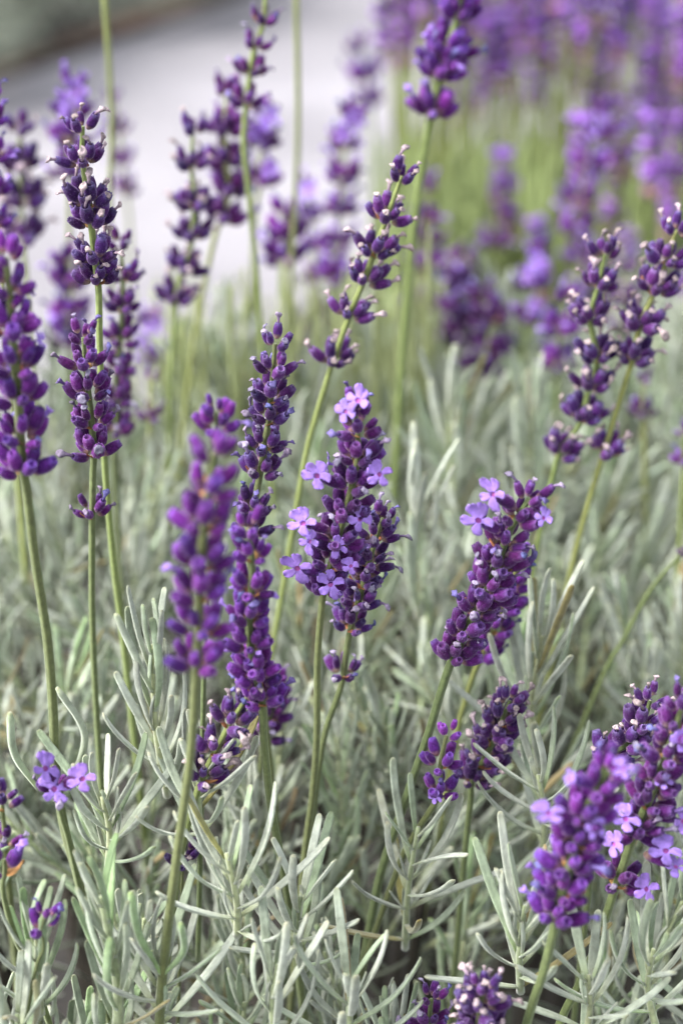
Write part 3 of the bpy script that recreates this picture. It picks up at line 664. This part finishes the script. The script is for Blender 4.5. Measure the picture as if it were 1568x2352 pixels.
pth = catmull([Vector((0, 0, 0)), Vector((.006, 0, .12)), Vector((0, 0, .26))], 4); sv, sf = tube(pth, [.0014]*len(pth), 6)
BSTEM = mesh('stem', sv, sf, M['stem_yellow'])
def back_proto(hm):
    root = link('lavender_stalk', None); s = link('stem', BSTEM, root); h = link('flower_head', hm, root); h.location = (0, 0, .205); h['kind'] = 'stuff'
    root.empty_display_size = .01; return root, s, h
r = random.Random(21); nback = 0; spots = []
def back(P, label, group, tilt=.14):
    global nback
    hi = r.randrange(len(HEADS)); hm = HEADS[hi]; root, s, h = back_proto(hm); root.location = P
    root.rotation_euler = (r.uniform(-tilt, tilt), r.uniform(-tilt, tilt), r.uniform(0, 6.28)); k = r.uniform(.72, 1.05); root.scale = (k*1.1, k*1.1, k)
    look = ('violet', 'lilac-flecked', 'lilac-rich', 'bright lilac', 'violet', 'dusky')[hi]
    hx, hy, hd = project(P + Vector((0, 0, .21)))
    wh = 'beside the path' if hx < 1060 else 'above the lilac-crowned spike' if hx < 1180 else 'above the green gap' if hx < 1310 else 'over the loose pale-tipped pair' if hx < 1450 else 'by the right frame edge'
    lv = 'cut by the top edge' if hy < 40 else 'high up' if hy < 160 else 'halfway down the bank' if hy < 320 else 'low down'
    sz = 'larger' if P.y < 1.35 else 'smaller' if P.y > 1.8 else 'medium'
    lb = f'{sz} hazy {look} spike {lv}, {wh}'
    tag(root, lb, 'lavender stalk', lb.replace(' spike', ' spikes')); nback += 1
def back_at(x, y, Yd, *a):
    p = at_y(x, y, Yd); back(Vector((p.x, p.y, p.z-.21)), *a)
for i in range(205):
    x = 910 + (i*.61803 % 1)*740; top = 40 if x < 1050 else 140 + max(0, x-1250)*.6
    y = -90 + (top+90)*((i*.7548) % 1); Yd = r.uniform(1.2, 1.95)
    lab = ('hazy violet flower spike in the blurred bank filling the top right corner', 'blurred flower bank in the top right corner') if x > 1150 else ('hazy violet flower spike at the path side of the blurred bank', 'blurred flower spikes along the path edge')
    back_at(x, y, Yd, *lab)
for i in range(30):
    back_at(r.uniform(1380, 1600), r.uniform(250, 720), r.uniform(1.0, 1.3), 'hazy purple spike at the right edge behind the loose pale-tipped pair', 'blurred spikes behind the right-hand pair')
for i in range(5):
    back_at(r.uniform(1180, 1400), r.uniform(470, 640), r.uniform(1.0, 1.2), 'hazy purple spike low in the green gap of the upper right', 'blurred spikes low in the green gap')
# green stems and grey leaves of that bank
pl = []
for i in range(2600):
    Y = r.uniform(1.1, 1.95); X = r.uniform(.02*Y + .05*(Y-1), .30*Y); ln = r.uniform(.08, .16); z = .75 - .275*Y - r.uniform(0, .09) - ln
    o = Vector((r.uniform(-1, 1), r.uniform(-1, 1), 0)); pl.append(((X, Y, z), Vector((0, 0, 1)) + o*.22, o, ln, .0034))
tag(leaf_mass('stem_thicket', pl, plain('fresh_green_stems', (.25, .29, .115), .7, scale=8, amount=.3), 4, 2), 'blurred thicket of fresh green stems under the far flower bank', 'stems')
pl = []
for i in range(3600):
    Y = r.uniform(.85, 2.2); X = r.uniform((.0 if Y < 1.2 else .03*Y+.06*(Y-1)), .30*Y)
    dd = math.hypot((X-.22)/.5, (Y-1.6)/.9); z = max(.02, min(.27, .70 - .37*Y) - .04*dd - r.uniform(0, .12))
    if Y < 1.25: z -= .07
    o = Vector((r.uniform(-1, 1), r.uniform(-1, 1), 0)); pl.append(((X, Y, z), Vector((0, 0, 1)) + o*.8, o, r.uniform(.03, .05), .004))
tag(leaf_mass('background_foliage', pl, plain('far_leaf', (.30, .34, .21), .8, scale=6, amount=.35), 4, 2), 'blurred grey-green lavender leaves at the foot of the far flower bank', 'foliage')
# green upright stems between canopy and path, left and middle
pl = []
for i in range(170):
    x = r.choice((r.gauss(420, 40), r.gauss(600, 50), r.gauss(760, 70), r.gauss(930, 50))); Yd = r.uniform(.72, .9)
    p = at_y(x, r.uniform(790, 900), Yd); o = Vector((r.uniform(-1, 1), r.uniform(-1, 1), 0))
    pl.append(((p.x, p.y, p.z-.05), Vector((0, 0, 1)) + o*.16, o, r.uniform(.05, .11), .0026))
tag(leaf_mass('grassy_stems', pl, plain('thin_green_stems', (.30, .36, .17), .7, scale=20, amount=.3), 5, 4), 'loose upright green stems at the back of the canopy against the path', 'stems')

# grey bushes across the path
def far_bush(label, c, rx, ry, h, seed, mat):
    r = random.Random(seed); root = link('grey_bush', None); root.location = (c.x, c.y, 0); tag(root, label, 'bush')
    pl = []
    for i in range(7500):
        a = r.uniform(0, 6.283); u = r.random(); z = u**1.5; rr = math.sqrt(max(0, 1-(z*.95)**2))*(.75+.25*r.random())
        lump = 1 + .10*math.sin(a*9+seed) * math.sin(z*7)
        p = Vector((math.cos(a)*rr*rx*lump, math.sin(a)*rr*ry*lump, .055 + z*h)); o = Vector((math.cos(a), math.sin(a), 0))
        pl.append((tuple(p), (o*(.9-.5*z) + Vector((r.uniform(-.5, .5), r.uniform(-.5, .5), .25+z))).normalized(), o, r.uniform(.03, .055), .005))
    ob = leaf_mass('foliage', pl, mat, 4, 2, root)
    V, F = [], []
    for k in range(9):
        a = r.uniform(0, 6.283); e = Vector((math.cos(a)*rx*.8, math.sin(a)*ry*.8, h*.6))
        v, f = tube([Vector((math.cos(a)*.03, math.sin(a)*.03, 0)), e*.5 + Vector((0, 0, -.02)), e], [.012, .008, .004], 6); o = len(V); V += v; F += [tuple(i+o for i in q) for q in f]
    b = link('branches', mesh('branches', V, F, M['wood']), root); b['kind'] = 'stuff'
bush_mat = plain('bush_leaf', (.30, .335, .25), .8, .015, .1, 7, .3, .3)
for k, lb in enumerate(('grey-green bush across the path filling the upper left corner', 'grey-green bush across the path next to the corner one', 'farther grey-green bush across the path at the top edge')):
    q = A + D*(-.15 + k*.66) - NR*.37; far_bush(lb, q, .44, .44, .46, 5+k, bush_mat)

# ================================================================== LEAFY SHOOTS
hs_ = [
 ('fan of velvety grey leaves at the bottom edge in the middle', 640, 2420, 638, 2215, .508, dict(nodes=6, ls=1.08, spread=.85, upright=42)),
 ('tall shoot with bright green young heart leaves at lower left', 268, 2430, 232, 2060, .512, dict(nodes=9, ls=1.0, green=True, spread=.6, wt=.0016)),
 ('leafy shoot under the long left-hand stem at the lower left edge', 95, 2330, 85, 2140, .508, dict(nodes=7, ls=.9, spread=.7, green=True)),
 ('upright fan of soft grey leaves left of the blurred magenta stem', 385, 1830, 350, 1480, .545, dict(nodes=8, ls=1.1, spread=.75, upright=38)),
 ('shoot with long outcurved leaves right of the blurred stem', 475, 1960, 470, 1760, .530, dict(nodes=7, ls=1.1, spread=1.1)),
 ('spreading shoot around the fork of the blurred stem', 380, 2400, 372, 2200, .518, dict(nodes=7, ls=1.15, spread=1.15)),
 ('shoot with arched leaves between the blurred and crowded stems', 545, 2150, 520, 1960, .515, dict(nodes=7, ls=1.15, spread=1.1, curl=-.8)),
 ('tall pale fan of needle leaves behind the central flowers, right side', 960, 1420, 955, 1150, .66, dict(nodes=9, ls=1.3, spread=.62, upright=40)),
 ('large pale fan of needle leaves under the right-hand loose spikes', 1240, 1780, 1245, 1460, .60, dict(nodes=9, ls=1.35, spread=.75, upright=46)),
 ('blurred pale fan near the canopy top under the lilac-crowned spike', 1045, 1150, 1035, 920, .74, dict(nodes=7, ls=1.35, spread=.65, upright=44)),
 ('blurred pale fan near the canopy top left of the right-hand pair', 1225, 1180, 1220, 950, .74, dict(nodes=7, ls=1.35, spread=.65, upright=44)),
 ('fan of curved grey leaves left of the large blurred lower-right spike', 1195, 2280, 1205, 2080, .52, dict(nodes=8, ls=1.1, spread=.9)),
 ('dark-bordered shoot with curled leaves right of the tan-tipped spike', 1245, 1960, 1235, 1780, .56, dict(nodes=7, ls=1.15, spread=1.2, curl=-1)),
 ('shoot crossing behind the stem of the right-hand leaning spike', 930, 2180, 960, 1900, .565, dict(nodes=8, ls=1.15, spread=1.1)),
 ('grey shoot at the bottom edge between the two lower-right stems', 1330, 2420, 1350, 2240, .515, dict(nodes=6, ls=1.15, spread=1.1)),
 ('grey shoot in the bottom right corner', 1510, 2380, 1500, 2180, .52, dict(nodes=7, ls=1.15, spread=1.1)),
 ('shoot with leaves fanning beside the low lilac cluster', 250, 1990, 235, 1830, .53, dict(nodes=7, ls=1.05, spread=1.0)),
 ('shoot at the bottom edge right of the central fan', 790, 2420, 800, 2250, .515, dict(nodes=7, ls=1.1, spread=1.05)),
 ('grey shoot in the bottom left corner', 60, 2470, 40, 2330, .500, dict(nodes=6, ls=1.1, spread=.9)),
 ('small grey shoot around the foot of the crowded spike stem', 700, 2230, 690, 2060, .53, dict(nodes=7, ls=1.1, spread=1.0)),
]
occ = []
for (lb, x0, y0, x1, y1, dp, kw) in hs_:
    o = hshoot(lb, x0, y0, x1, y1, dp, **kw); occ.append(ALLSHOOTS[-1][1])
r = random.Random(33); cnt = 0; pts = list(occ); tries = 0
while cnt < 300 and tries < 20000:
    tries += 1
    Y = math.sqrt(r.uniform(.345**2, .98**2)); hw = .205*Y*1.12 + .025; X = r.uniform(-hw, hw)
    if X < .0 and Y > .80: continue
    if hollow(X, Y) > .25: continue
    z = CAM.z - drop(Y) + r.gauss(0, .011 + .005*(Y > .6)) - (.03 if hollow(X, Y) > -.3 else 0)
    p1 = Vector((X, Y, z))
    md = .0172 if Y < .5 else (.018 if Y < .65 else .0205)
    if any((p1-q).length < md for q in pts): continue
    pts.append(p1); cnt += 1
    Ln = r.uniform(.055, .08); tilt = Vector((r.gauss(0, .3), r.gauss(.0, .25), -1)).normalized()
    shoot(p1 + tilt*Ln, p1, None, r, nodes=r.choice((11, 12, 13)), ls=r.uniform(.8, 1.12)*(1 + .45*max(0, Y-.55)), spread=r.uniform(.75, 1.1), green=r.random() < .22, curl=r.uniform(-.7, .3), upright=r.choice((None, None, 38)))
print('shoots', len(ALLSHOOTS), 'stalks', len(ALLSTALKS), 'back', nback, 'objects', len(bpy.data.objects))

# labels of the shoots: by their look and by the landmark they stand next to
MARKS = [((60, 1300), 'the long left-hand stem'), ((212, 1500), 'the stem of the sharp dark left spike'), ((450, 1500), 'the blurred magenta spike'), ((400, 2000), 'the blurred foreground stem'),
         ((600, 1400), 'the crowded purple spike'), ((640, 1900), 'the stem of the crowded purple spike'), ((740, 1500), 'the central lilac-flowered spike'), ((722, 1800), 'the two crossing central stems'),
         ((620, 1000), 'the tall grey-tipped spike'), ((720, 980), 'the stem of the loose six-whorled spike'), ((1080, 1450), 'the right-hand leaning spike'), ((950, 1800), 'the stem of the right-hand leaning spike'),
         ((1140, 1700), 'the tan-tipped right spike'), ((1300, 1950), 'the large blurred lower-right spike'), ((1350, 2230), 'the two lower-right stems'), ((1290, 1040), 'the loose right-hand spike'),
         ((1385, 1050), 'the rightmost loose spike'), ((1450, 1400), 'the bare stem at far right'), ((1050, 900), 'the lilac-crowned blurred spike'), ((100, 950), 'the broad left-edge spike'),
         ((340, 900), 'the dim blurred left spike'), ((830, 1450), 'the bluish withered spike'), ((640, 2250), 'the velvety bottom fan'), ((1100, 2300), 'the pale-tipped bottom spike'), ((120, 1780), 'the low lilac cluster'), ((260, 2200), 'the green-hearted lower-left shoot')]
for (o, p1, green, upright, spread) in ALLSHOOTS:
    if 'label' in o: continue
    x, y, d = project(p1)
    (mx, my), mk = min(MARKS, key=lambda m: math.hypot(m[0][0]-x, m[0][1]-y))
    dx, dy = x-mx, y-my
    rel = ('left of' if dx < 0 else 'right of') if abs(dx) > abs(dy) else ('above' if dy < 0 else 'below')
    far = 'just ' if math.hypot(dx, dy) < 90 else ''
    look = 'green-tinged' if green else 'silver-grey'
    shp = 'upright' if upright else ('wide' if spread > .95 else 'compact')
    blur = 'sharp ' if abs(d-.528) < .045 else ('soft ' if d < .68 else 'hazy ')
    lb = f'{blur}{look} {shp} leafy shoot {far}{rel} {mk}'
    o['label'] = lb; o['group'] = 'leafy shoots of the lavender canopy' if False else lb.split(' leafy')[0] + ' shoots by ' + mk
